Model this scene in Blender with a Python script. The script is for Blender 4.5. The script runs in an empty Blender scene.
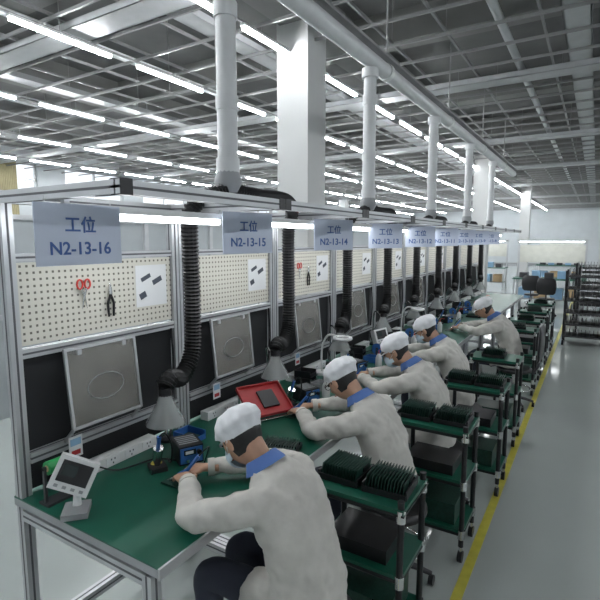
import bpy, math, random
from mathutils import Vector, Matrix
random.seed(4)
scene=bpy.context.scene
scene.view_settings.view_transform='Standard'
scene.view_settings.exposure=0.5

# ---------------------------------------------------------------- materials
def mat(name,col,rough=0.5,metal=0.0,emit=0.0,var=0.06,scale=8.0,bump=0.0,alpha=1.0,trans=0.0):
    m=bpy.data.materials.new(name); m.use_nodes=True
    nt=m.node_tree; b=nt.nodes['Principled BSDF']
    b.inputs['Roughness'].default_value=rough
    b.inputs['Metallic'].default_value=metal
    tc=nt.nodes.new('ShaderNodeTexCoord')
    nz=nt.nodes.new('ShaderNodeTexNoise'); nz.inputs['Scale'].default_value=scale; nz.inputs['Detail'].default_value=4
    nt.links.new(tc.outputs['Object'],nz.inputs['Vector'])
    cr=nt.nodes.new('ShaderNodeValToRGB')
    cr.color_ramp.elements[0].position=0.3; cr.color_ramp.elements[1].position=0.7
    cr.color_ramp.elements[0].color=[max(0,c*(1-var)) for c in col]+[1]
    cr.color_ramp.elements[1].color=[min(1,c*(1+var)) for c in col]+[1]
    nt.links.new(nz.outputs['Fac'],cr.inputs['Fac'])
    nt.links.new(cr.outputs['Color'],b.inputs['Base Color'])
    if emit>0:
        b.inputs['Emission Color'].default_value=list(col)+[1]
        b.inputs['Emission Strength'].default_value=emit
    if bump>0:
        bp=nt.nodes.new('ShaderNodeBump'); bp.inputs['Strength'].default_value=bump
        nt.links.new(nz.outputs['Fac'],bp.inputs['Height']); nt.links.new(bp.outputs['Normal'],b.inputs['Normal'])
    if alpha<1: b.inputs['Alpha'].default_value=alpha
    if trans>0: b.inputs['Transmission Weight'].default_value=trans
    return m
ALU=mat('aluminium_profile',(0.52,0.53,0.545),0.36,0.55)
ALUD=mat('profile_slot',(0.10,0.10,0.11),0.6)
GREEN=mat('green_esd_mat',(0.005,0.088,0.054),0.38,0,0,0.1,5)
GREEND=mat('dark_green_pcb',(0.010,0.045,0.032),0.35,0,0,0.3,60)
BLACK=mat('black_plastic',(0.010,0.010,0.012),0.4)
BLACKP=mat('black_panel',(0.008,0.009,0.011),0.7)
HOSE=mat('black_hose_rubber',(0.010,0.010,0.011),0.45)
WHITE=mat('white_plastic',(0.68,0.69,0.69),0.4)
PIPEW=mat('white_pvc_pipe',(0.58,0.59,0.60),0.42)
GREY=mat('grey_plastic',(0.30,0.31,0.32),0.45)
SMOCK=mat('smock_cloth',(0.53,0.515,0.48),0.9,0,0,0.08,14,0.2)
CAPM=mat('cap_cloth',(0.74,0.75,0.78),0.95,0,0,0.06,22,0.2)
MASKM=mat('face_mask_cloth',(0.50,0.60,0.68),0.9)
COLLAR=mat('blue_collar_cloth',(0.08,0.16,0.40),0.85)
SKIN=mat('skin',(0.48,0.28,0.19),0.55,0,0,0.06,30)
LIP=mat('lip',(0.42,0.16,0.13),0.5)
HAIR=mat('black_hair',(0.010,0.009,0.009),0.5,0,0,0.3,80,0.4)
EYE=mat('eye_dark',(0.015,0.012,0.01),0.2)
PANTS=mat('dark_trousers',(0.035,0.04,0.06),0.9)
SHOE=mat('shoe_rubber',(0.05,0.05,0.06),0.6)
BLUE=mat('blue_plastic',(0.03,0.12,0.36),0.4)
RED=mat('red_tray_plastic',(0.36,0.022,0.025),0.45)
REDT=mat('red_handle',(0.6,0.05,0.04),0.4)
CHROME=mat('chrome',(0.7,0.7,0.7),0.2,1.0)
SIGN=mat('sign_board',(0.52,0.57,0.69),0.6,0,0,0.02)
SIGNT=mat('sign_text_blue',(0.05,0.11,0.32),0.6)
PAPER=mat('paper',(0.70,0.71,0.72),0.7,0,0,0.02)
INK=mat('paper_print',(0.06,0.07,0.09),0.7)
SCREEN=mat('lcd_screen',(0.03,0.04,0.04),0.15)
LED=mat('led_tube',(0.95,0.98,1.0),0.5,0,12.0,0.0)
CLED=mat('ceiling_led_tube',(0.94,0.975,1.0),0.5,0,60.0,0.0)
ACRY=mat('document_pocket_acrylic',(0.34,0.33,0.30),0.06,0,0,0.3,7,0,0.36)
FUNNEL=mat('funnel_clear_plastic',(0.42,0.44,0.44),0.12,0,0,0.05,6,0,0.5)
YELLOW=mat('yellow_floor_paint',(0.55,0.50,0.07),0.35,0,0,0.12,12)
YLAMP=mat('warm_panel',(0.58,0.58,0.52),0.5)
LBLUE=mat('light_blue_plastic',(0.25,0.42,0.60),0.5)
WALLM=mat('wall_paint',(0.54,0.57,0.59),0.75,0,0,0.04,2)
COLM=mat('column_paint',(0.56,0.565,0.56),0.7,0,0,0.03,2)
CEILM=mat('ceiling_concrete',(0.14,0.14,0.14),0.9,0,0,0.2,1.5)
BEAMM=mat('beam_concrete',(0.22,0.22,0.215),0.85,0,0,0.12,2)
TRAY=mat('cable_tray_zinc',(0.28,0.28,0.28),0.5,0.3)
TRAYW=mat('cable_tray_painted',(0.42,0.43,0.44),0.5)
DARKM=mat('dark_metal',(0.06,0.06,0.065),0.5,0.4)
CURT=mat('yellow_curtain',(0.36,0.32,0.19),0.9)
PARTM=mat('partition_panel',(0.40,0.43,0.45),0.5,0,0,0.05,3)
CARD=mat('cardboard',(0.45,0.32,0.18),0.8)

def pegmat():
    m=bpy.data.materials.new('pegboard_beige'); m.use_nodes=True
    nt=m.node_tree; b=nt.nodes['Principled BSDF']; b.inputs['Roughness'].default_value=0.6
    tc=nt.nodes.new('ShaderNodeTexCoord'); sx=nt.nodes.new('ShaderNodeSeparateXYZ')
    nt.links.new(tc.outputs['Object'],sx.inputs[0])
    outs=[]
    for ax in ('Y','Z'):
        a=nt.nodes.new('ShaderNodeMath'); a.operation='DIVIDE'; a.inputs[1].default_value=0.026
        nt.links.new(sx.outputs[ax],a.inputs[0])
        fr=nt.nodes.new('ShaderNodeMath'); fr.operation='FRACT'; nt.links.new(a.outputs[0],fr.inputs[0])
        s=nt.nodes.new('ShaderNodeMath'); s.operation='SUBTRACT'; s.inputs[1].default_value=0.5
        nt.links.new(fr.outputs[0],s.inputs[0])
        p=nt.nodes.new('ShaderNodeMath'); p.operation='ABSOLUTE'
        nt.links.new(s.outputs[0],p.inputs[0]); outs.append(p)
    ad=nt.nodes.new('ShaderNodeMath'); ad.operation='MAXIMUM'
    nt.links.new(outs[0].outputs[0],ad.inputs[0]); nt.links.new(outs[1].outputs[0],ad.inputs[1])
    lt=nt.nodes.new('ShaderNodeMath'); lt.operation='LESS_THAN'; lt.inputs[1].default_value=0.18
    nt.links.new(ad.outputs[0],lt.inputs[0])
    mx=nt.nodes.new('ShaderNodeMix'); mx.data_type='RGBA'
    mx.inputs['A'].default_value=(0.60,0.58,0.51,1); mx.inputs['B'].default_value=(0.13,0.12,0.10,1)
    nt.links.new(lt.outputs[0],mx.inputs['Factor']); nt.links.new(mx.outputs['Result'],b.inputs['Base Color'])
    return m
PEG=pegmat()
FLOORM=mat('epoxy_floor',(0.41,0.445,0.43),0.08,0,0,0.05,0.8)

# ---------------------------------------------------------------- mesh builder
def catmull(pts,n=6):
    P=[Vector(p) for p in pts]; out=[]
    for i in range(len(P)-1):
        p0=P[max(0,i-1)];p1=P[i];p2=P[i+1];p3=P[min(len(P)-1,i+2)]
        for j in range(n):
            t=j/n
            out.append(0.5*((2*p1)+(-p0+p2)*t+(2*p0-5*p1+4*p2-p3)*t*t+(-p0+3*p1-3*p2+p3)*t**3))
    out.append(P[-1]); return out
class MB:
    def __init__(s): s.v=[];s.f=[];s.mi=[];s.sm=[];s.mats=[];s.M=Matrix.Identity(4)
    def _m(s,m):
        if m not in s.mats: s.mats.append(m)
        return s.mats.index(m)
    def add(s,vs,fs,m,smooth=False):
        o=len(s.v); s.v+= [s.M@Vector(v) for v in vs]; k=s._m(m)
        for f in fs: s.f.append([o+i for i in f]); s.mi.append(k); s.sm.append(smooth)
    def box(s,c,sz,m,R=None):
        c=Vector(c); vs=[]
        for x in(-.5,.5):
            for y in(-.5,.5):
                for z in(-.5,.5):
                    p=Vector((x*sz[0],y*sz[1],z*sz[2]))
                    if R is not None: p=R@p
                    vs.append(c+p)
        s.add(vs,[(0,1,3,2),(4,6,7,5),(0,4,5,1),(2,3,7,6),(0,2,6,4),(1,5,7,3)],m)
    def b2(s,a,b,m): s.box([(a[i]+b[i])/2 for i in range(3)],[abs(b[i]-a[i]) for i in range(3)],m)
    def tube(s,pts,rad,m,n=10,side=None,caps=True,smooth=True):
        P=[Vector(p) for p in pts]; N=len(P); vs=[];fs=[]; prev=None
        for i in range(N):
            t=(P[min(N-1,i+1)]-P[max(0,i-1)])
            if t.length<1e-9: t=Vector((0,0,1))
            t.normalize()
            if side is not None:
                a=Vector(side); a=(a-t*a.dot(t)).normalized()
            else:
                if prev is None: prev=Vector((0,0,1)) if abs(t.z)<.9 else Vector((1,0,0))
                a=(prev-t*prev.dot(t)).normalized(); prev=a
            b=t.cross(a); r=rad[i] if isinstance(rad,(list,tuple)) else rad
            ra,rb=(r if isinstance(r,(list,tuple)) else (r,r))
            for j in range(n):
                an=2*math.pi*j/n; vs.append(P[i]+a*ra*math.cos(an)+b*rb*math.sin(an))
        for i in range(N-1):
            for j in range(n):
                k=(j+1)%n; fs.append((i*n+j,i*n+k,(i+1)*n+k,(i+1)*n+j))
        s.add(vs,fs,m,smooth)
        if caps:
            s.add(vs[:n],[tuple(reversed(range(n)))],m); s.add(vs[-n:],[tuple(range(n))],m)
    def cyl(s,a,b,r,m,n=12,r2=None): s.tube([a,b],[r,r if r2 is None else r2],m,n)
    def ell(s,c,rad,m,nu=16,nv=12,fn=None,R=None,filt=None):
        c=Vector(c);vs=[];fs=[]
        for i in range(nv+1):
            th=math.pi*i/nv
            for j in range(nu):
                ph=2*math.pi*j/nu
                p=Vector((math.sin(th)*math.cos(ph),math.sin(th)*math.sin(ph),math.cos(th)))
                q=fn(p) if fn else p
                q=Vector((q.x*rad[0],q.y*rad[1],q.z*rad[2]))
                if R is not None: q=R@q
                vs.append(c+q)
        for i in range(nv):
            for j in range(nu):
                k=(j+1)%nu
                if filt:
                    th=math.pi*(i+.5)/nv; ph=2*math.pi*(j+.5)/nu
                    p=Vector((math.sin(th)*math.cos(ph),math.sin(th)*math.sin(ph),math.cos(th)))
                    if not filt(p): continue
                fs.append((i*nu+j,(i+1)*nu+j,(i+1)*nu+k,i*nu+k))
        s.add(vs,fs,m,True)
    def mesh(s,name,weld=False):
        me=bpy.data.meshes.new(name); me.from_pydata([tuple(v) for v in s.v],[],s.f)
        for m in s.mats: me.materials.append(m)
        me.polygons.foreach_set('material_index',s.mi); me.polygons.foreach_set('use_smooth',s.sm)
        me.update()
        if weld:
            import bmesh
            bm=bmesh.new(); bm.from_mesh(me); bmesh.ops.remove_doubles(bm,verts=bm.verts,dist=1e-5)
            bm.normal_update(); bm.to_mesh(me); bm.free()
        return me
    def obj(s,name,loc=(0,0,0),rz=0,parent=None,weld=False,bevel=0):
        return place(s.mesh(name,weld),name,loc,rz,parent,bevel)
def place(me,name,loc=(0,0,0),rz=0,parent=None,bevel=0):
    o=bpy.data.objects.new(name,me); scene.collection.objects.link(o)
    o.location=loc; o.rotation_euler=(0,0,rz)
    if parent: o.parent=parent
    if bevel:
        b=o.modifiers.new('bevel','BEVEL'); b.width=bevel; b.segments=2; b.limit_method='ANGLE'; b.angle_limit=1.0
    return o
def empty(name,loc=(0,0,0),rz=0):
    e=bpy.data.objects.new(name,None); scene.collection.objects.link(e); e.location=loc; e.rotation_euler=(0,0,rz); e.empty_display_size=.1; return e

# ---------------------------------------------------------------- room
XL,XR,YN,YF,H=-15.0,6.0,-4.0,38.0,4.5
mb=MB(); mb.b2((XL,YN,-.1),(XR,YF,0),FLOORM); mb.obj('floor')
mb=MB(); mb.b2((XL-.2,YN-.2,H),(XR+.2,YF+.2,H+.2),CEILM); mb.obj('ceiling')
mb=MB(); mb.b2((XR,YN,0),(XR+.2,YF,H),WALLM); mb.obj('wall_right')
mb=MB(); mb.b2((XL,YN-.2,0),(XR,YN,H),WALLM); mb.obj('wall_near')
mb=MB(); mb.b2((XL,YF,0),(XR,YF+.2,H),WALLM); mb.obj('wall_far')
mb=MB(); mb.b2((XL-.2,YN,0),(XL,YF,3.1),WALLM); mb.b2((XL-.2,YN,4.1),(XL,YF,H),WALLM)
y=YN
while y<YF:
    mb.b2((XL-.2,y,3.1),(XL,min(YF,y+.9),4.1),WALLM); y+=3.2
mb.obj('wall_left')
y=YN+.9;i=1
while y<YF-2.3:
    mb=MB()
    for yy in (y+.03,y+1.15,y+2.27): mb.b2((XL-.12,yy-.03,3.1),(XL-.06,yy+.03,4.1),ALU)
    for zz in (3.13,3.6,4.07): mb.b2((XL-.12,y,zz-.03),(XL-.06,y+2.3,zz+.03),ALU)
    mb.obj('window_%d'%i); y+=3.2;i+=1
mb=MB(); mb.b2((XL,YN,0),(XL+.02,YF,.12),GREY); mb.obj('baseboard_left')
mb=MB(); mb.b2((XL,YF-.02,0),(XR,YF,.12),GREY); mb.obj('baseboard_far')
mb=MB(); y=YN+1.0
while y<YF:
    mb.b2((XL+.01,y-.14,H-.36),(XR-.01,y+.14,H),BEAMM); y+=3.0
mb.obj('ceiling_beams_cross')
mb=MB()
for x in (-12.2,-7.5,-2.95,1.9): mb.b2((x-.16,YN+.01,H-.42),(x+.16,YF-.01,H),BEAMM)
mb.obj('ceiling_beams_long')
mb=MB(); y=YN+.4
while y<YF:
    mb.b2((XL+.02,y-.012,H-.60),(XR-.02,y+.012,H-.57),TRAY); y+=.6
for x in (-13,-11.9,-10.4,-9.4,-8.8,-7.9,-6.3,-5.6,-4.7,-3.9,-2.1,-1.5,-.6,.1,.8,1.6,2.6,4):
    mb.b2((x-.012,YN+.02,H-.57),(x+.012,YF-.02,H-.54),TRAY)
    y=YN+.4
    while y<YF: mb.cyl((x,y,H-.55),(x,y,H),.005,TRAY,5); y+=3
mb.obj('ceiling_suspension_grid')
mb=MB()
for x in (-10.9,-6.9,-3.6,-.3,3.2):
    mb.b2((x-.12,YN+.1,3.93),(x-.11,YF-.1,4.0),TRAYW); mb.b2((x+.11,YN+.1,3.93),(x+.12,YF-.1,4.0),TRAYW); mb.b2((x-.12,YN+.1,3.93),(x+.12,YF-.1,3.935),TRAYW)
    y=YN+1
    while y<YF: mb.cyl((x-.115,y,3.97),(x-.115,y,H),.006,TRAYW,5); mb.cyl((x+.115,y,3.97),(x+.115,y,H),.006,TRAYW,5); y+=3
for y in (3.3,7.2,11.5,16,21,27,33):
    mb.b2((XL+.1,y-.15,3.86),(XR-.1,y-.14,3.93),TRAYW); mb.b2((XL+.1,y+.14,3.86),(XR-.1,y+.15,3.93),TRAYW); mb.b2((XL+.1,y-.15,3.86),(XR-.1,y+.15,3.865),TRAYW)
mb.obj('cable_trays')
mb=MB()
for x in (-8.2,-5.2,-1.0): mb.cyl((x,YN+.02,4.02),(x,YF-.02,4.02),.045,PIPEW,10)
mb.obj('ceiling_water_pipes')
mb=MB()
for x in (-12.4,-9.8,-7.2,-4.7,-3.0,3.4):
    y=YN+.6+ (x%1)*.6
    mb.b2((x-.012,YN+.3,3.80),(x+.012,YF-.3,3.82),TRAY)
    while y<YF-1.3:
        mb.b2((x-.03,y,3.775),(x+.03,y+1.1,3.80),WHITE)
        mb.b2((x-.018,y+.01,3.745),(x+.018,y+1.09,3.775),CLED)
        if int(y)%2==0: mb.cyl((x,y+.5,3.8),(x,y+.5,H),.004,TRAY,5)
        y+=1.45
mb.obj('ceiling_led_lights')
for (x,y) in ((-2.95,4.85),(-2.8,14.3),(-2.8,24),(-11.9,4.75),(-11.9,14.3),(-11.9,24)):
    mb=MB(); h=.20; mb.b2((x-h,y-h,0),(x+h,y+h,H),COLM); mb.b2((x-h-.02,y-h-.02,0),(x+h+.02,y+h+.02,.12),GREY); mb.obj('structural_column')
mb=MB(); mb.b2((-.50,YN,.0005),(-.45,16,.002),YELLOW); mb.b2((1.2,YN,.0005),(1.25,16,.002),YELLOW); mb.obj('yellow_floor_line')
mb=MB(); y=-3
while y<19:
    mb.b2((-4.9,y,0),(-4.86,y+1.16,1.0),PARTM); mb.b2((-4.885,y,1.0),(-4.875,y+1.16,1.95),PARTM)
    mb.b2((-4.92,y-.03,0),(-4.84,y+.03,2.0),ALU); mb.b2((-4.91,y,1.95),(-4.85,y+1.2,2.0),ALU); mb.b2((-4.91,y,.98),(-4.85,y+1.2,1.03),ALU); y+=1.2
mb.obj('office_partition')
mb=MB()
for y in (1.0,4.2,7.4):
    for j in range(14):
        mb.tube([(XL+.15,y+j*.05,1.6),(XL+.15,y+j*.05,4.2)],[.035,.03],CURT,6)
    mb.cyl((XL+.15,y-.1,4.2),(XL+.15,y+.8,4.2),.015,CHROME,6)
mb.obj('window_curtains')

# ---------------------------------------------------------------- workbench
S=0.87; XB=-1.86; Y0=0.93
def profile(mb,a,b,w=.042):
    mb.b2([a[i]-(w/2 if a[i]==b[i] else 0) for i in range(3)],[b[i]+(w/2 if a[i]==b[i] else 0) for i in range(3)],ALU)
    ax=[i for i in range(3) if a[i]!=b[i]][0]
    for o in range(3):
        if o==ax: continue
        lo=list(a);hi=list(b);q=[i for i in range(3) if i not in(ax,o)][0]
        lo[o]=a[o]-w/2-.0008;hi[o]=a[o]+w/2+.0008;lo[q]=a[q]-.004;hi[q]=a[q]+.004
        mb.b2(lo,hi,ALUD)
def bench_mesh():
    mb=MB()
    for y in (.024,S-.024):
        profile(mb,(0,y,0),(0,y,1.93)); profile(mb,(.72,y,0),(.72,y,.70)); profile(mb,(.02,y,.68),(.70,y,.68)); profile(mb,(.02,y,.15),(.70,y,.15))
        profile(mb,(.02,y,1.905),(.66,y,1.905))
        mb.b2((.64,y-.022,1.882),(.684,y+.022,1.93),BLACK)
        for x in (0,.72): mb.cyl((x,y,0),(x,y,.03),.028,BLACK,10)
    profile(mb,(.66,.0,1.905),(.66,S,1.905)); profile(mb,(0,.045,1.905),(0,S-.045,1.905))
    profile(mb,(0,.045,1.685),(0,S-.045,1.685),.03)
    profile(mb,(0,.045,1.315),(0,S-.045,1.315),.036)
    profile(mb,(.01,.045,.90),(.01,S-.045,.90),.04)
    profile(mb,(0,.045,.15),(0,S-.045,.15)); profile(mb,(.05,.045,.68),(.05,S-.045,.68)); 
    mb.b2((-.006,.05,1.345),(.006,S-.05,1.665),PEG)
    mb.b2((-.012,.05,.76),(-.006,S-.05,1.30),BLACKP)
    mb.b2((-.03,.0,.715),(.78,S,.745),GREY); mb.b2((-.03,.0,.745),(.778,S,.75),GREEN); mb.b2((.778,0,.712),(.786,S,.749),ALU)
    mb.b2((.305,.05,1.845),(.375,S-.05,1.87),WHITE); mb.b2((.318,.07,1.822),(.362,S-.07,1.845),LED)
    for y in (.05,S-.05): mb.b2((.33,y-.01,1.86),(.35,y+.01,1.89),ALU)
    mb.b2((.03,.12,.752),(.085,.62,.80),WHITE)
    for i in range(5):
        yy=.17+i*.1
        mb.b2((.085,yy-.035,.757),(.088,yy+.035,.795),PAPER)
        mb.b2((.088,yy-.012,.78),(.0885,yy-.006,.788),INK); mb.b2((.088,yy+.006,.78),(.0885,yy+.012,.788),INK); mb.b2((.088,yy-.003,.763),(.0885,yy+.003,.771),INK)
    mb.b2((.0065,.60,1.43),(.008,.79,1.63),PAPER)
    for (a,b,c,d) in ((.63,1.56,.69,1.58),(.70,1.54,.76,1.565),(.62,1.47,.66,1.50)):
        mb.box((.0085,(a+c)/2,(b+d)/2),(.001,c-a,d-b),INK,Matrix.Rotation(.4,3,'X'))
    R=Matrix.Rotation(-.10,3,'Y')
    c=Vector((.075,.36,1.145))
    mb.box(c,(.004,.34,.32),ACRY,R)
    for dy in(-.17,.17): mb.box(c+R@Vector((0,dy,0)),(.012,.012,.335),ALU,R)
    for dz in(-.163,.163): mb.box(c+R@Vector((0,0,dz)),(.012,.35,.012),ALU,R)
    mb.tube([c+R@Vector((.004,.09*math.cos(t*math.pi/8),.055*math.sin(t*math.pi/8)-.02)) for t in range(17)],.0025,GREY,5,caps=False)
    mb.b2((.0,.24,1.28),(.07,.26,1.30),ALU); mb.b2((.0,.46,1.28),(.07,.48,1.30),ALU)
    mb.cyl((.01,.19,.90),(.09,.19,.98),.008,ALU,8); mb.cyl((.01,.53,.90),(.09,.53,.98),.008,ALU,8)
    mb.tube(catmull([(.06,.62,.78),(.07,.72,.77),(.02,.78,.86),(.03,.80,1.1),(.02,.80,1.3)],5),.006,BLACK,6)
    mb.tube(catmull([(.09,.3,.775),(.15,.35,.757),(.2,.5,.757),(.3,.55,.757)],5),.004,BLACK,6)
    return mb.mesh('assembly_workbench')
BM=bench_mesh()
NB=10
for k in range(NB): place(BM,'assembly_workbench',(XB,Y0+S*k,0))
for k in range(9): place(BM,'assembly_workbench',(-6.9,1.2+S*k,0))

def sign(num,x,y,yaw,w=.30,h=.19,ztop=1.862):
    mb=MB(); mb.box((0,0,-h/2),(.003,w,h),SIGN)
    for yy in (-w*.38,w*.38): mb.cyl((0,yy,0),(0,yy,.02),.0015,ALU,5)
    o=mb.obj('hanging_station_sign',(x,y,ztop),yaw)
    for txt,size,z in (('工位',.055,-h*.44),('N2-13-%d'%num,.055,-h*.82)):
        cu=bpy.data.curves.new('sign_text','FONT'); cu.body=txt; cu.size=size; cu.align_x='CENTER'; cu.extrude=.0005; cu.offset=.0010
        cu.materials.append(SIGNT)
        t=bpy.data.objects.new('sign_text',cu); scene.collection.objects.link(t); t.parent=o
        t.location=(.0025,0,z); t.rotation_euler=(math.pi/2,0,math.pi/2)
    return o
yaws=[0,-.22,-.45,-.9,-1.1,-1.2,-1.2,-1.2,-1.2]
for k in range(9): sign(16-k,-1.40,Y0+S*k+.02,yaws[k],ztop=1.862 if k==0 else 1.878,w=.30 if k<3 else .27)

mb=MB()
mb.cyl((-1.6,-3,3.15),(-1.6,11.3,3.15),.06,PIPEW,16)
for y in range(-2,12,2): mb.cyl((-1.6,y,3.15),(-1.6,y,4.14),.008,TRAY,6); mb.cyl((-1.6,y-.03,3.15),(-1.6,y+.03,3.15),.07,WHITE,16)
mb.b2((-1.66,-3,3.23),(-1.54,11.3,3.25),TRAY)
mb.obj('exhaust_main_duct')
def pipe():
    mb=MB(); mb.cyl((0,0,2.10),(0,0,3.09),.050,PIPEW,18)
    for z,r in((2.12,.058),(2.42,.056),(2.85,.058),(3.05,.066)): mb.cyl((0,0,z-.035),(0,0,z+.035),r,PIPEW,18)
    mb.tube([(0,0,2.10),(0,0,2.04),(0,0,1.99)],[.055,.07,.045],GREY,16)
    return mb.mesh('exhaust_drop_pipe')
PM=pipe()
for j in range(5): place(PM,'exhaust_drop_pipe',(-1.6,1.92+1.75*j,0))
def hose(k):
    mb=MB(); Yp=1.92+.875*(k if k%2==0 else k-1)
    if k%2==0:
        yd=Yp-.20; top=[(-1.60,Yp-.03,1.99),(-1.62,Yp-.12,1.965),(-1.67,Yp-.19,1.90)]
    else:
        yd=Yp+.68; top=[(-1.60,Yp+.05,2.0),(-1.58,Yp+.22,1.985),(-1.59,Yp+.5,1.985),(-1.64,Yp+.66,1.93)]
    pts=top+[(-1.68,yd,1.8),(-1.685,yd+.01,1.5),(-1.68,yd,1.25),(-1.67,yd-.04,1.15),(-1.65,yd-.12,1.10),(-1.63,yd-.20,1.12),(-1.62,yd-.245,1.09)]
    c=catmull(pts,20)
    dist=[0]
    for i in range(1,len(c)): dist.append(dist[-1]+(c[i]-c[i-1]).length)
    L=dist[-1]; n=int(L/.009); out=[];rad=[];j=0
    for i in range(n+1):
        d=L*i/n
        while j<len(dist)-2 and dist[j+1]<d: j+=1
        t=(d-dist[j])/max(1e-6,dist[j+1]-dist[j]); out.append(c[j].lerp(c[j+1],min(1,max(0,t)))); rad.append(.044 if i%2 else .035)
    mb.tube(out,rad,HOSE,12,smooth=False)
    e=Vector((-1.62,yd-.245,1.09))
    mb.cyl(e+Vector((0,0,.0)),e+Vector((0,0,-.05)),.03,BLACK,14)
    mb.tube([e+Vector((0,0,-.03)),e+Vector((0,0,-.07)),e+Vector((0,-.002,-.16)),e+Vector((0,-.002,-.165))],[.028,.04,.088,.090],FUNNEL,20,caps=False)
    mb.tube(catmull([(-1.78,yd-.1,.752),(-1.78,yd-.1,.95),(-1.72,yd-.2,1.09),e+Vector((-.02,0,-.03))],4),.007,CHROME,6)
    mb.cyl((-1.78,yd-.1,.751),(-1.78,yd-.1,.765),.04,BLACK,14)
    mb.obj('fume_extraction_hose')
for k in range(9): hose(k)

# ---------------------------------------------------------------- small items
SPG=mat('sponge_yellow',(.6,.5,.1),.9)
def solder(x,y,rz):
    mb=MB(); 
    mb.b2((-.07,-.055,0),(.07,.055,.085),BLACK); mb.b2((.07,-.05,.008),(.074,.05,.078),BLUE); mb.b2((.074,-.035,.045),(.0755,.02,.07),SCREEN)
    mb.b2((.0756,-.028,.05),(.0758,.008,.064),WHITE)
    mb.cyl((.074,.033,.055),(.088,.033,.055),.011,BLACK,12); mb.cyl((.074,-.02,.022),(.085,-.02,.022),.008,CHROME,10)
    for i in range(5): mb.b2((-.05+i*.02,-.045,.085),(-.042+i*.02,.045,.0865),GREY)
    mb.obj('soldering_station',(x,y,.751),rz,bevel=.003)
    mb=MB(); mb.b2((-.04,-.035,0),(.04,.035,.02),BLACK); mb.tube([(0,0,.02),(.0,0,.05),(.03,0,.11)],[.012,.02,.022],CHROME,14)
    mb.cyl((.005,0,.06),(.055,0,.17),.009,BLUE,10); mb.ell((-.02,0,.02),(.02,.025,.012),SPG)
    mb.tube(catmull([(.055,0,.17),(.08,.02,.19),(.06,.05,.12),(.0,.06,.02),(-.06,.06,.01)],6),.004,BLACK,6)
    mb.obj('soldering_iron_stand',(x-.03,y-.15,.751),rz)
for k,(dx,dy) in enumerate([(.31,.60),(.36,.72),(.34,.62),(.35,.62),(.33,.6),(.34,.6),(.34,.6)]):
    solder(XB+dx,Y0+S*k+dy,-.5+.1*(k%3))
def meter(x,y,rz,lean,roll):
    mb=MB(); R=Matrix.Rotation(roll,3,'X')@Matrix.Rotation(lean,3,'Y')
    mb.b2((-.05,-.045,0),(.05,.045,.022),GREY); mb.tube([(-.02,0,.02),(-.03,0,.06),(-.01,0,.11)],[.016,.013,.013],WHITE,12)
    c=Vector((0,0,.15)); mb.box(c,(.06,.14,.12),WHITE,R); mb.box(c+R@Vector((.031,.0,.008)),(.002,.108,.075),BLACK,R); mb.box(c+R@Vector((.0325,-.02,.014)),(.001,.05,.04),SCREEN,R)
    for i in range(4): mb.box(c+R@Vector((.031,-.045+.03*i,-.045)),(.004,.014,.010),GREY,R)
    mb.obj('digital_display_meter',(x,y,.751),rz,bevel=.006)
meter(-1.57,.985,-.75,-.30,-.45); meter(-1.60,3.98,-.5,-.3,.1)
mb=MB(); mb.cyl((0,-.03,.14),(.0,.03,.14),.026,mat('green_tape',(.02,.30,.08),.4),18); mb.cyl((0,-.031,.14),(0,.031,.14),.013,CARD,12)
mb.b2((-.03,-.05,0),(.03,.05,.01),DARKM); mb.b2((-.006,-.045,0),(.006,-.035,.15),DARKM); mb.b2((-.006,.035,0),(.006,.045,.15),DARKM); mb.cyl((0,-.045,.14),(0,.045,.14),.006,CHROME,8)
mb.obj('green_tape_dispenser',(-1.72,1.0,.751))
def card(x,y,z):
    mb=MB(); mb.b2((0,-.03,0),(.002,.03,.09),PAPER); mb.b2((.002,-.024,.05),(.0025,.024,.08),LBLUE); mb.b2((.002,-.02,.01),(.0025,.02,.03),RED); mb.cyl((.001,0,.09),(-.03,0,.12),.001,BLACK,4); mb.obj('identity_card',(x,y,z))
card(-1.78,1.13,.86); card(-1.78,2.0,.86); card(-1.78,2.87,.86)
def scissors(y):
    mb=MB()
    for s in(-1,1):
        mb.tube([(0,s*.018+.013*math.cos(t*math.pi/6),.045+.02*math.sin(t*math.pi/6)) for t in range(13)],.004,REDT,6,caps=False)
        mb.tube([(0,s*.012,.027),(0,0,-.005),(0,-s*.012,-.06)],[.005,.005,.001],CHROME,6)
    mb.cyl((-.008,0,0),(.006,0,0),.005,CHROME,8); mb.cyl((-.009,0,.06),(.006,0,.06),.002,CHROME,6)
    mb.obj('red_handled_scissors',(-1.842,y,1.52))
    mb=MB()
    for s in(-1,1): mb.tube([(0,s*.012,-.10),(0,s*.016,-.04),(0,0,0)],[.005,.006,.006],BLACK,6)
    mb.tube([(0,0,0),(0,0,.03),(0,0,.05)],[.009,.007,.002],CHROME,6); mb.cyl((-.009,0,0),(.0,0,0),.003,CHROME,6)
    mb.obj('black_pliers',(-1.842,y+.13,1.51))
scissors(1.25); scissors(3.0)
mb=MB(); R=Matrix.Rotation(.55,3,'Y'); c0=Vector((0,0,.085))
mb.box(c0,(.22,.27,.006),RED,R)
for s in(-1,1):
    mb.box(c0+R@Vector((0,s*.135,.009)),(.22,.006,.02),RED,R); mb.box(c0+R@Vector((s*.11,0,.009)),(.006,.27,.02),RED,R)
mb.box(c0+R@Vector((0,.02,.01)),(.12,.10,.012),BLACK,R)
for s in(-1,1): mb.tube([(-.09,s*.12,0),(-.085,s*.12,.13)],.006,CHROME,6); 
mb.cyl((-.09,-.13,.006),(-.09,.13,.006),.006,CHROME,6); mb.cyl((.10,-.13,.008),(.10,.13,.008),.008,CHROME,6)
mb.obj('red_component_tray',(-1.57,2.17,.752),-.45)
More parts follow.
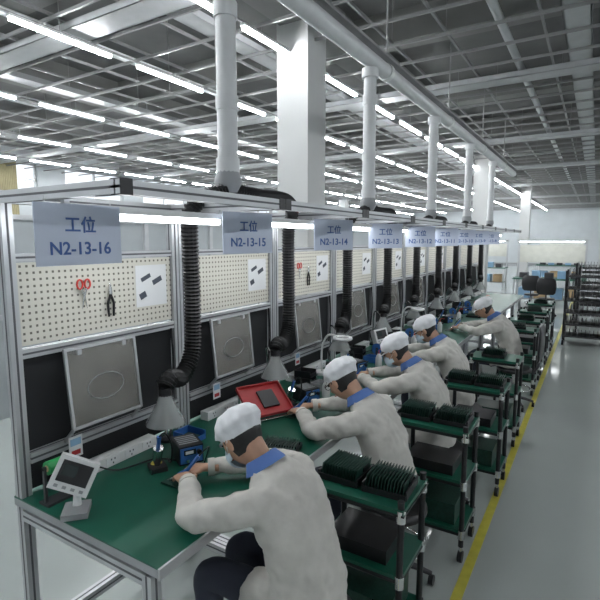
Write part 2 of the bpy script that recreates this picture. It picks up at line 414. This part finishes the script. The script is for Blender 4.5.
def bins(x,y,rz,n,m):
    mb=MB()
    for i in range(n):
        z=i*.05
        mb.b2((-.06,-.05,z),(.06,.05,z+.004),m)
        for s in(-1,1): mb.b2((-.06,s*.05-.003,z),(.06,s*.05+.003,z+.045),m)
        mb.b2((-.063,-.05,z),(-.057,.05,z+.045),m); mb.b2((.057,-.05,z),(.063,.05,z+.025),m)
        mb.b2((-.04,-.035,z+.004),(.04,.035,z+.018),CHROME if i%2 else GREEND)
    mb.obj('component_bin_stack',(x,y,.751),rz)
bins(-1.69,1.69,.0,1,BLUE)
for k in range(2,8): bins(-1.69,Y0+S*k+.16,.05*k,2,BLACK); bins(-1.52,Y0+S*k+.10,-.1,1,BLUE if k%2 else GREY)
def bottle(x,y):
    mb=MB(); mb.tube([(0,0,0),(0,0,.005),(0,0,.08),(0,0,.10),(0,0,.115)],[.024,.026,.026,.018,.009],WHITE,16); mb.tube([(0,0,.115),(0,0,.14),(.02,0,.155),(.05,0,.15)],[.006,.003,.003,.002],REDT,8); mb.obj('flux_dispensing_bottle',(x,y,.751))
for k in range(8): bottle(-1.40,Y0+S*k+.80)
def spool(x,y):
    mb=MB(); mb.b2((-.05,-.04,0),(.05,.04,.01),DARKM); mb.cyl((0,-.03,.06),(0,.03,.06),.022,CHROME,16); 
    for s in(-1,1): mb.cyl((0,s*.028,.06),(0,s*.032,.06),.042,BLUE,20); mb.b2((-.01,s*.036,0),(.01,s*.04,.08),DARKM)
    mb.cyl((0,-.042,.06),(0,.042,.06),.006,CHROME,8); mb.obj('solder_wire_spool',(x,y,.751),.4)
for k in range(2,8): spool(-1.57,Y0+S*k+.30)
def magnifier(x,y,rz):
    mb=MB(); mb.cyl((0,0,0),(0,0,.02),.06,WHITE,20); mb.tube(catmull([(0,0,.02),(0,0,.2),(.05,0,.30),(.13,0,.30)],5),.008,WHITE,8)
    mb.tube([(.17+.06*math.cos(t*math.pi/10),.06*math.sin(t*math.pi/10),.29) for t in range(21)],.013,WHITE,10,caps=False)
    mb.cyl((.17,0,.286),(.17,0,.292),.05,FUNNEL,20); mb.obj('magnifier_lamp',(x,y,.751),rz)
magnifier(-1.70,Y0+S*2+.42,0); magnifier(-1.70,Y0+S*4+.42,0)
def bigrack(x,y,z,rz=0,n=13,w=.17,L=.18,hh=.06):
    mb=MB(); mb.b2((-L/2,-w/2,0),(L/2,w/2,.008),BLACK)
    for s in(-1,1): mb.b2((-L/2,s*w/2-.006,0),(L/2,s*w/2,.025),BLACK); mb.b2((s*L/2-.003,-w/2,0),(s*L/2+.003,w/2,hh*.6),BLACK)
    for i in range(n):
        xx=-L/2+.012+(L-.024)*i/(n-1)
        R=Matrix.Rotation(.15,3,'Y'); mb.box((xx,0,.008+hh/2),(.0025,w-.016,hh),GREEND,R)
        mb.box((xx+.004,.02,.008+hh*.6),(.005,w*.3,hh*.3),BLACK,R)
    return mb.obj('pcb_slot_rack',(x,y,z),rz)
def cart_mesh(wx=.40,wy=.30,h=.74):
    mb=MB(); X=wx/2;Y=wy/2
    for sx in(-1,1):
        for sy in(-1,1):
            x,y=sx*(X-.015),sy*(Y-.015)
            mb.cyl((x,y,.09),(x,y,h+.03),.014,BLACK,10)
            mb.cyl((x,y,.04),(x,y,.09),.010,CHROME,8); mb.cyl((x-.012,y,.032),(x+.012,y,.032),.032,BLACK,14)
            for z in(.16,.44,h-.03): mb.cyl((x,y,z-.025),(x,y,z+.025),.019,CHROME,10)
    for z in(.16,.44,h-.03):
        for s in(-1,1):
            mb.cyl((-X+.02,s*(Y-.015),z),(X-.02,s*(Y-.015),z),.013,BLACK,8); mb.cyl((s*(X-.015),-Y+.02,z),(s*(X-.015),Y-.02,z),.013,BLACK,8)
        mb.b2((-X+.004,-Y+.004,z+.010),(X-.004,Y-.004,z+.026),GREEN)
    mb.b2((-X,-Y,h-.02),(X,Y,h),GREEN); mb.b2((-X-.003,-Y-.003,h-.026),(X+.003,Y+.003,h-.018),BLACK)
    mb.b2((-X+.05,-Y+.04,.455+.012),(X-.08,Y-.04,.455+.07),BLACK); mb.b2((-X+.05,-Y+.04,.186),(X-.06,Y-.03,.30),GREEND)
    return mb.mesh('utility_cart')
CM=cart_mesh()
for (x,y) in ((-.75,1.79),(-.71,2.67),(-.66,3.50),(-.68,4.42),(-.70,6.0),(-.70,6.7),(-.70,7.6),(-.70,8.6)):
    place(CM,'utility_cart',(x,y,0))
for (x,y,rz) in ((-.86,1.79,0),(-.66,1.79,.05),(-.82,2.66,.0),(-.62,2.67,0),(-.77,3.50,0),(-.57,3.50,.0),(-.70,4.42,0),(-.72,6.0,.1),(-.70,6.7,0),(-.70,7.6,.2),(-.70,8.6,0)):
    bigrack(x,y,.741,rz)
for (x,y,rz) in ((-1.22,1.80,.3),(-1.25,2.66,.2),(-1.25,3.5,.1),(-1.3,4.5,0),(-1.3,4.8,0),(-1.3,6.5,0),(-1.30,7.3,.2)):
    bigrack(x,y,.751,rz,hh=.04)

def stool_mesh(back=False):
    mb=MB(); mb.tube([(0,0,.38),(0,0,.39),(0,0,.415),(0,0,.425)],[.15,.17,.17,.15],BLACK,24)
    mb.cyl((0,0,.10),(0,0,.38),.022,CHROME,12)
    for i in range(5):
        a=2*math.pi*i/5+.3; x,y=.2*math.cos(a),.2*math.sin(a)
        mb.tube([(0,0,.11),(x*.6,y*.6,.085),(x,y,.06)],[.02,.016,.012],DARKM,8); mb.cyl((x-.012,y,.026),(x+.012,y,.026),.026,BLACK,12)
    mb.tube([(.16*math.cos(t*math.pi/10),.16*math.sin(t*math.pi/10),.2) for t in range(21)],.008,CHROME,6,caps=False)
    if back:
        mb.tube([(.05,0,.38),(.18,0,.38),(.225,0,.46),(.23,0,.62)],.014,DARKM,8)
        mb.tube([(.225,0,.52),(.235,0,.56),(.24,0,.70),(.24,0,.84),(.23,0,.89)],[(.15,.015),(.19,.025),(.21,.028),(.19,.025),(.15,.012)],BLACK,20,side=(0,1,0))
    return mb.mesh('office_chair' if back else 'round_stool')
SM=stool_mesh(False); SB=stool_mesh(True)

# ---------------------------------------------------------------- people
cl=bpy.data.textures.new('cloth_folds','CLOUDS'); cl.noise_scale=.08
cl2=bpy.data.textures.new('cap_folds','CLOUDS'); cl2.noise_scale=.035
def remesh(o,vox,disp=0,tex=None,sm=4):
    r=o.modifiers.new('remesh','REMESH'); r.mode='VOXEL'; r.voxel_size=vox; r.use_smooth_shade=True
    s=o.modifiers.new('smooth','SMOOTH'); s.factor=.5; s.iterations=sm
    if disp:
        d=o.modifiers.new('folds','DISPLACE'); d.texture=tex; d.strength=disp; d.mid_level=.5; d.texture_coords='LOCAL'
def make_hand(parent,wrist,d,inner,curl=.55):
    d=Vector(d).normalized(); inn=Vector(inner); inn=(inn-d*inn.dot(d)).normalized(); up=inn.cross(d)
    if up.z<0: up=-up
    w=Vector(wrist); mb=MB()
    mb.tube([w-d*.06,w-d*.01,w+d*.02,w+d*.06,w+d*.088],[(.024,.020),(.024,.018),(.034,.016),(.040,.015),(.037,.012)],SKIN,14,side=inn)
    for i,(off,L) in enumerate(((.029,.068),(.010,.076),(-.010,.070),(-.028,.054))):
        p=w+d*.078+inn*off; pts=[w+d*.055+inn*off*.9,p]; ang=.05+.05*i
        for sg,fr in enumerate((.45,.32,.23)):
            ang+=curl*(.6 if sg==0 else .8)
            p=p+(d*math.cos(ang)-up*math.sin(ang)+inn*(off*.9))*L*fr; pts.append(p)
        mb.tube(pts,[.0095,.0095,.0085,.0078,.006],SKIN,8)
    a=w+d*.022+inn*.026
    mb.tube([w+d*.012+inn*.012,a,a+d*.026+inn*.022-up*.008,a+d*.052+inn*.024-up*.018,a+d*.068+inn*.016-up*.024],[.013,.0135,.011,.0095,.007],SKIN,8)
    o=mb.obj('hand',parent=parent,weld=True); remesh(o,.0038,sm=2)
    return w,d,inn,up
def worker(x,y,yaw=0,pitch=.75,turn=0,lean=0.0,lh=(.53,.09),rh=(.55,-.07),glasses=False,smock=SMOCK,mask=False,sc=.92,wide=1.0):
    P=empty('seated_worker',(x,y,0),math.pi+yaw); P.scale=(sc,sc,sc)
    L=lean; tz=.80/sc
    mb=MB()
    prof=[(.15,.105),(.172,.13),(.172,.13),(.155,.115),(.168,.118),(.184,.112),(.160,.088),(.095,.066),(.060,.056)]
    prof=[(a*(wide if i<6 else 1),b*(wide if i<6 else 1)) for i,(a,b) in enumerate(prof)]
    mb.tube([(-.01,0,.465),(-.01,0,.49),(-.01,0,.57),(.0,0,.68),(.04+L*.4,0,.80),(.10+L*.7,0,.90),(.15+L,0,.968),(.185+L,0,1.005),(.21+L,0,1.03)],prof,smock,24,side=(0,1,0))
    ends=[]
    for s,hd in((1,lh),(-1,rh)):
        hx,hy=hd
        wr=Vector((hx+L,hy,tz+.01)); el=Vector((.34+L,s*.265,tz+.015)); sh=Vector((.13+L,s*.145,.94))
        c=catmull([sh-Vector((.02,s*.06,0)),sh+Vector((0,s*.02,-.005)),sh.lerp(el,.5)+Vector((-.02,s*.025,-.0)),el,el.lerp(wr,.5),wr],3)
        mb.tube(c,[.06,.062,.064,.067,.066,.064,.061,.058,.056,.054,.051,.048,.046,.043,.040,.037][:len(c)],smock,14)
        ends.append((wr,(wr-el).normalized(),s))
    for s in(-1,1): mb.tube([(-.02,s*.08,.53),(.10,s*.09,.54),(.20,s*.095,.535)],[(.085,.08),(.088,.078),(.085,.074)],smock,14,side=(0,1,0))
    o=mb.obj('smock',parent=P,weld=True); remesh(o,.012,.034,cl,3)
    mb=MB()
    for s in(-1,1):
        mb.tube(catmull([(.0,s*.08,.53),(.2,s*.09,.53),(.385,s*.10,.53),(.42,s*.10,.46),(.40,s*.10,.28),(.37,s*.10,.10)],3),
            [.075,.075,.074,.072,.070,.068,.066,.065,.064,.062,.060,.057,.054,.051,.048,.046],PANTS,14)
    o=mb.obj('trousers',parent=P,weld=True); remesh(o,.014,.01,cl,3)
    mb=MB()
    for s in(-1,1): mb.tube([(.32,s*.10,.045),(.35,s*.10,.05),(.42,s*.10,.045),(.50,s*.10,.03),(.55,s*.10,.022)],[(.03,.03),(.042,.05),(.046,.045),(.045,.03),(.03,.018)],SHOE,14,side=(0,1,0))
    mb.obj('shoes',parent=P)
    for wr,d,s in ends:
        dd=(d+Vector((.6,0,-.10))).normalized()
        w_,d_,i_,u_=make_hand(P,wr+d*.015,dd,(0,-s,0),curl=.35 if s>0 else .5)
        mb=MB(); mb.tube([wr-d*.02,wr+d*.010],[.040,.039],smock,16); mb.obj('cuff',parent=P)
        if s<0:
            # soldering iron held between thumb and fingers of the right hand
            tip=w_+d_*.175+i_*.045-u_*.035; tip.z=max(tip.z,.757/sc+.004)
            g=w_+d_*.075+i_*.045+u_*.012; back=g+(g-tip)*.55+Vector((0,0,.035))
            mb=MB(); mb.tube([back,g,g.lerp(tip,.45)],[.008,.009,.008],BLUE,10); mb.tube([g.lerp(tip,.45),tip],[.004,.001],CHROME,8)
            mb.tube(catmull([back,back+Vector((-.02,-.03,.03)),back+Vector((.05,-.12,-.02)),Vector((back.x+.12,back.y-.16,.757/sc))],5),.003,BLACK,6)
            mb.obj('soldering_iron',parent=P)
    R=(Matrix.Rotation(turn,3,'Z')@Matrix.Rotation(pitch,3,'Y'))
    C=Vector((.310+L,0,1.098))
    def W(v): return C+R@Vector(v)
    mb=MB()
    def fn(p):
        q=p.copy()
        if p.z<0:
            k=-p.z; q.y*=1-.30*k**1.4; 
            if p.x>0: q.x=q.x*(1-.05*k)+.10*k*max(0,p.x)
            else: q.x*=1-.45*k
        if p.x>0 : q.x*=.95-.08*max(0,1-abs(p.z-.12)*6)*(abs(p.y)>.2)
        return q
    mb.ell(C,(.096,.076,.116),SKIN,28,22,fn,R)
    mb.tube([W((.083,0,.028)),W((.095,0,.0)),W((.108,0,-.022)),W((.094,0,-.034))],[(.006,.008),(.009,.009),(.014,.011),(.010,.007)],SKIN,8,side=R@Vector((0,1,0)))
    for s in(-1,1): mb.ell(W((-.004,s*.078,-.004)),(.018,.008,.031),SKIN,10,8,None,R)
    mb.tube([(.16+L,0,.98),(.21+L,0,1.02),C+R@Vector((-.03,0,-.04))],[.055,.050,.053],SKIN,16)
    o=mb.obj('head',parent=P,weld=True); remesh(o,.0055,sm=2)
    mb=MB()
    for s in(-1,1):
        mb.ell(W((.080,s*.031,.012)),(.009,.014,.006),EYE,10,8,None,R)
        mb.tube([W((.086,s*.018,.033)),W((.084,s*.033,.037)),W((.074,s*.048,.033))],.003,HAIR,6)
    mb.tube([W((.086,-.024,-.056)),W((.094,0,-.053)),W((.086,.024,-.056))],[.003,.0055,.003],LIP,8)
    mb.obj('eyes_brows_mouth',parent=P)
    mb=MB(); mb.ell(C,(.100,.081,.120),HAIR,28,22,fn,R,filt=lambda p:(p.x<-.05 and p.z>-.55) or (p.x<.18 and abs(p.y)>.6 and p.z>.05)); mb.obj('hair',parent=P)
    if glasses:
        mb=MB()
        for s in(-1,1):
            mb.tube([W((.098,s*.032+.022*math.cos(t*math.pi/8),.010+.017*math.sin(t*math.pi/8))) for t in range(17)],.0022,BLACK,6,caps=False)
            mb.cyl(W((.096,s*.054,.014)),W((.0,s*.080,.014)),.0022,BLACK,6)
        mb.cyl(W((.099,-.01,.012)),W((.099,.01,.012)),.0022,BLACK,6); mb.obj('glasses',parent=P)
    if mask:
        mb=MB(); mb.ell(W((.030,0,-.045)),(.086,.068,.066),MASKM,20,14,None,R,filt=lambda p:p.x>.15)
        for s in(-1,1): mb.tube([W((.05,s*.060,-.03)),W((.02,s*.076,-.01)),W((-.015,s*.088,.01))],.0015,WHITE,5)
        mb.obj('face_mask',parent=P)
    mb=MB()
    def cf(p):
        q=p.copy(); r=1+.045*math.sin(math.atan2(p.y,p.x)*11)*(1-abs(p.z)); q.x*=r;q.y*=r
        if q.z<-.12: q.x*=.90; q.y*=.90
        if q.z>.6: q.z=.6+(q.z-.6)*.8
        return q
    mb.ell(W((-.020,0,.046)),(.112,.097,.086),CAPM,48,24,cf,R,filt=lambda p:p.z>-.50)
    vs=[];fs=[]
    for i in range(13):
        a=-1.05+2.1*i/12
        ca,sa=math.cos(a),math.sin(a)
        vs.append(W((-.010+.096*ca,.084*sa,.026))); ext=.035*math.cos(a*1.3)
        vs.append(W((-.010+(.096+ext)*ca,.084*sa*1.05,.026-.35*ext)))
    for i in range(12): fs.append((2*i,2*i+2,2*i+3,2*i+1))
    mb.add(vs,fs,CAPM,True)
    o=mb.obj('cap',parent=P); dm=o.modifiers.new('folds','DISPLACE'); dm.texture=cl2; dm.strength=.018; dm.texture_coords='LOCAL'
    mb=MB(); cc=Vector((.20+L,0,1.022)); ax=Vector((.58,0,.81)).normalized(); sd=Vector((0,1,0)); fw=sd.cross(ax)
    N=22; vs=[];fs=[]
    for i in range(N+1):
        a=2*math.pi*i/N; dirv=sd*math.cos(a)+fw*math.sin(a)
        vs+= [cc+dirv*.057+ax*.026, cc+dirv*.066+ax*.024, cc+dirv*.090-ax*.022]
    for i in range(N):
        o1=i*3;o2=(i+1)*3; fs+= [(o1,o2,o2+1,o1+1),(o1+1,o2+1,o2+2,o1+2)]
    mb.add(vs,fs,COLLAR,True); mb.obj('collar',parent=P)
    mb=MB(); px=.63+L; tb=.753/sc
    mb.box((px+.04,.0,tb+.003),(.10,.14,.004),GREEND); mb.b2((px+.01,-.04,tb+.005),(px+.05,.0,tb+.014),BLACK); mb.b2((px+.04,.02,tb+.005),(px+.06,.05,tb+.011),CHROME); mb.obj('circuit_board_in_work',parent=P)
    return P
WK=[(-.81,1.365,.0,.70,-.1,0,{'mask':True,'wide':1.08}),(-.82,2.22,-.05,.68,-.15,0,{'glasses':True}),(-.82,3.04,.0,.55,.15,.0,{'mask':True}),(-.88,3.90,.0,.55,.1,0,{'mask':True}),(-.70,5.40,.05,.55,.1,0,{'sc':.93})]
for (x,y,yw,pt,tn,ln,kw) in WK:
    worker(x,y,yw,pt,turn=tn,lean=ln,**kw)
    if y<5: place(SM,'round_stool',(x+.02,y,0))
for (x,y) in ((-.8,7.1),(-.8,8.15)): place(SM,'round_stool',(x,y,0))
place(SB,'office_chair',(-.65,5.40,0)); 

# ---------------------------------------------------------------- far right area
def rack():
    mb=MB()
    for x in(-.33,.33):
        for y in(-.22,.22):
            mb.cyl((x,y,.1),(x,y,1.25),.016,BLACK,8); mb.cyl((x-.012,y,.05),(x+.012,y,.05),.05,BLACK,12)
    for i in range(6):
        z=.14+.2*i; mb.b2((-.34,-.23,z),(.34,.23,z+.02),DARKM)
        for j in range(11): mb.b2((-.30+j*.058,-.2,z+.02),(-.294+j*.058,.2,z+.14),BLACK if j%3 else GREY)
    return mb.mesh('reel_rack_trolley')
RM=rack()
for (x,y) in ((-.05,9.3),(.1,10.6),(.0,12.2),(.9,11.5)): place(RM,'reel_rack_trolley',(x,y,0))
def farbench():
    mb=MB()
    for x in(-.8,.8):
        for y in (-.35,.35): mb.b2((x-.02,y-.02,0),(x+.02,y+.02,.75 if y<0 else 1.75),ALU)
    mb.b2((-.85,-.4,.73),(.85,.4,.76),GREEN); mb.b2((-.8,.34,1.15),(.8,.36,1.62),YLAMP); mb.b2((-.8,-.1,1.72),(.8,-.04,1.75),WHITE); mb.b2((-.75,-.09,1.70),(.75,-.05,1.72),LED)
    for x in(-.8,.8): mb.b2((x-.02,-.1,1.72),(x+.02,.37,1.76),ALU)
    for i in range(5): mb.b2((-.7+i*.3,-.2,.76),(-.5+i*.3,.1,.9+.05*(i%2)),LBLUE if i%2 else DARKM)
    mb.b2((-.8,-.3,.2),(.8,.3,.23),GREY)
    for i in range(4): mb.b2((-.7+i*.38,-.25,.23),(-.42+i*.38,.2,.5),LBLUE if i%2==0 else CARD)
    return mb.mesh('inspection_bench')
FB=farbench()
for (x,y) in ((-1.0,14.2),(-3.6,19),(.9,18),(-1.2,22)): place(FB,'inspection_bench',(x,y,0))
for (x,y) in ((-.9,12.4),(-1.3,13.2)): place(SB,'office_chair',(x,y,0),-math.pi/2)
mb=MB()
for i in range(8):
    mb.b2((-14.6,6+i*3,0),(-13.9,8+i*3,1.9),PARTM)
    mb.b2((-13.9,6.98+i*3,.1),(-13.89,7.02+i*3,1.85),INK)
    for yy in(6.9,7.1): mb.b2((-13.9,yy+i*3-.01,.9),(-13.87,yy+i*3+.01,1.1),CHROME)
mb.obj('storage_cabinets')

w=bpy.data.worlds.new('daylight'); scene.world=w; w.use_nodes=True
bg=w.node_tree.nodes['Background']; bg.inputs[0].default_value=(.85,.92,1,1); bg.inputs[1].default_value=1.0

cam=bpy.data.cameras.new('camera'); co=bpy.data.objects.new('camera',cam); scene.collection.objects.link(co); scene.camera=co
cam.sensor_width=36; cam.lens=28.8; cam.clip_start=.05
co.location=(0,0,1.75); co.rotation_euler=(math.radians(90-7.1),0,math.radians(31.5))
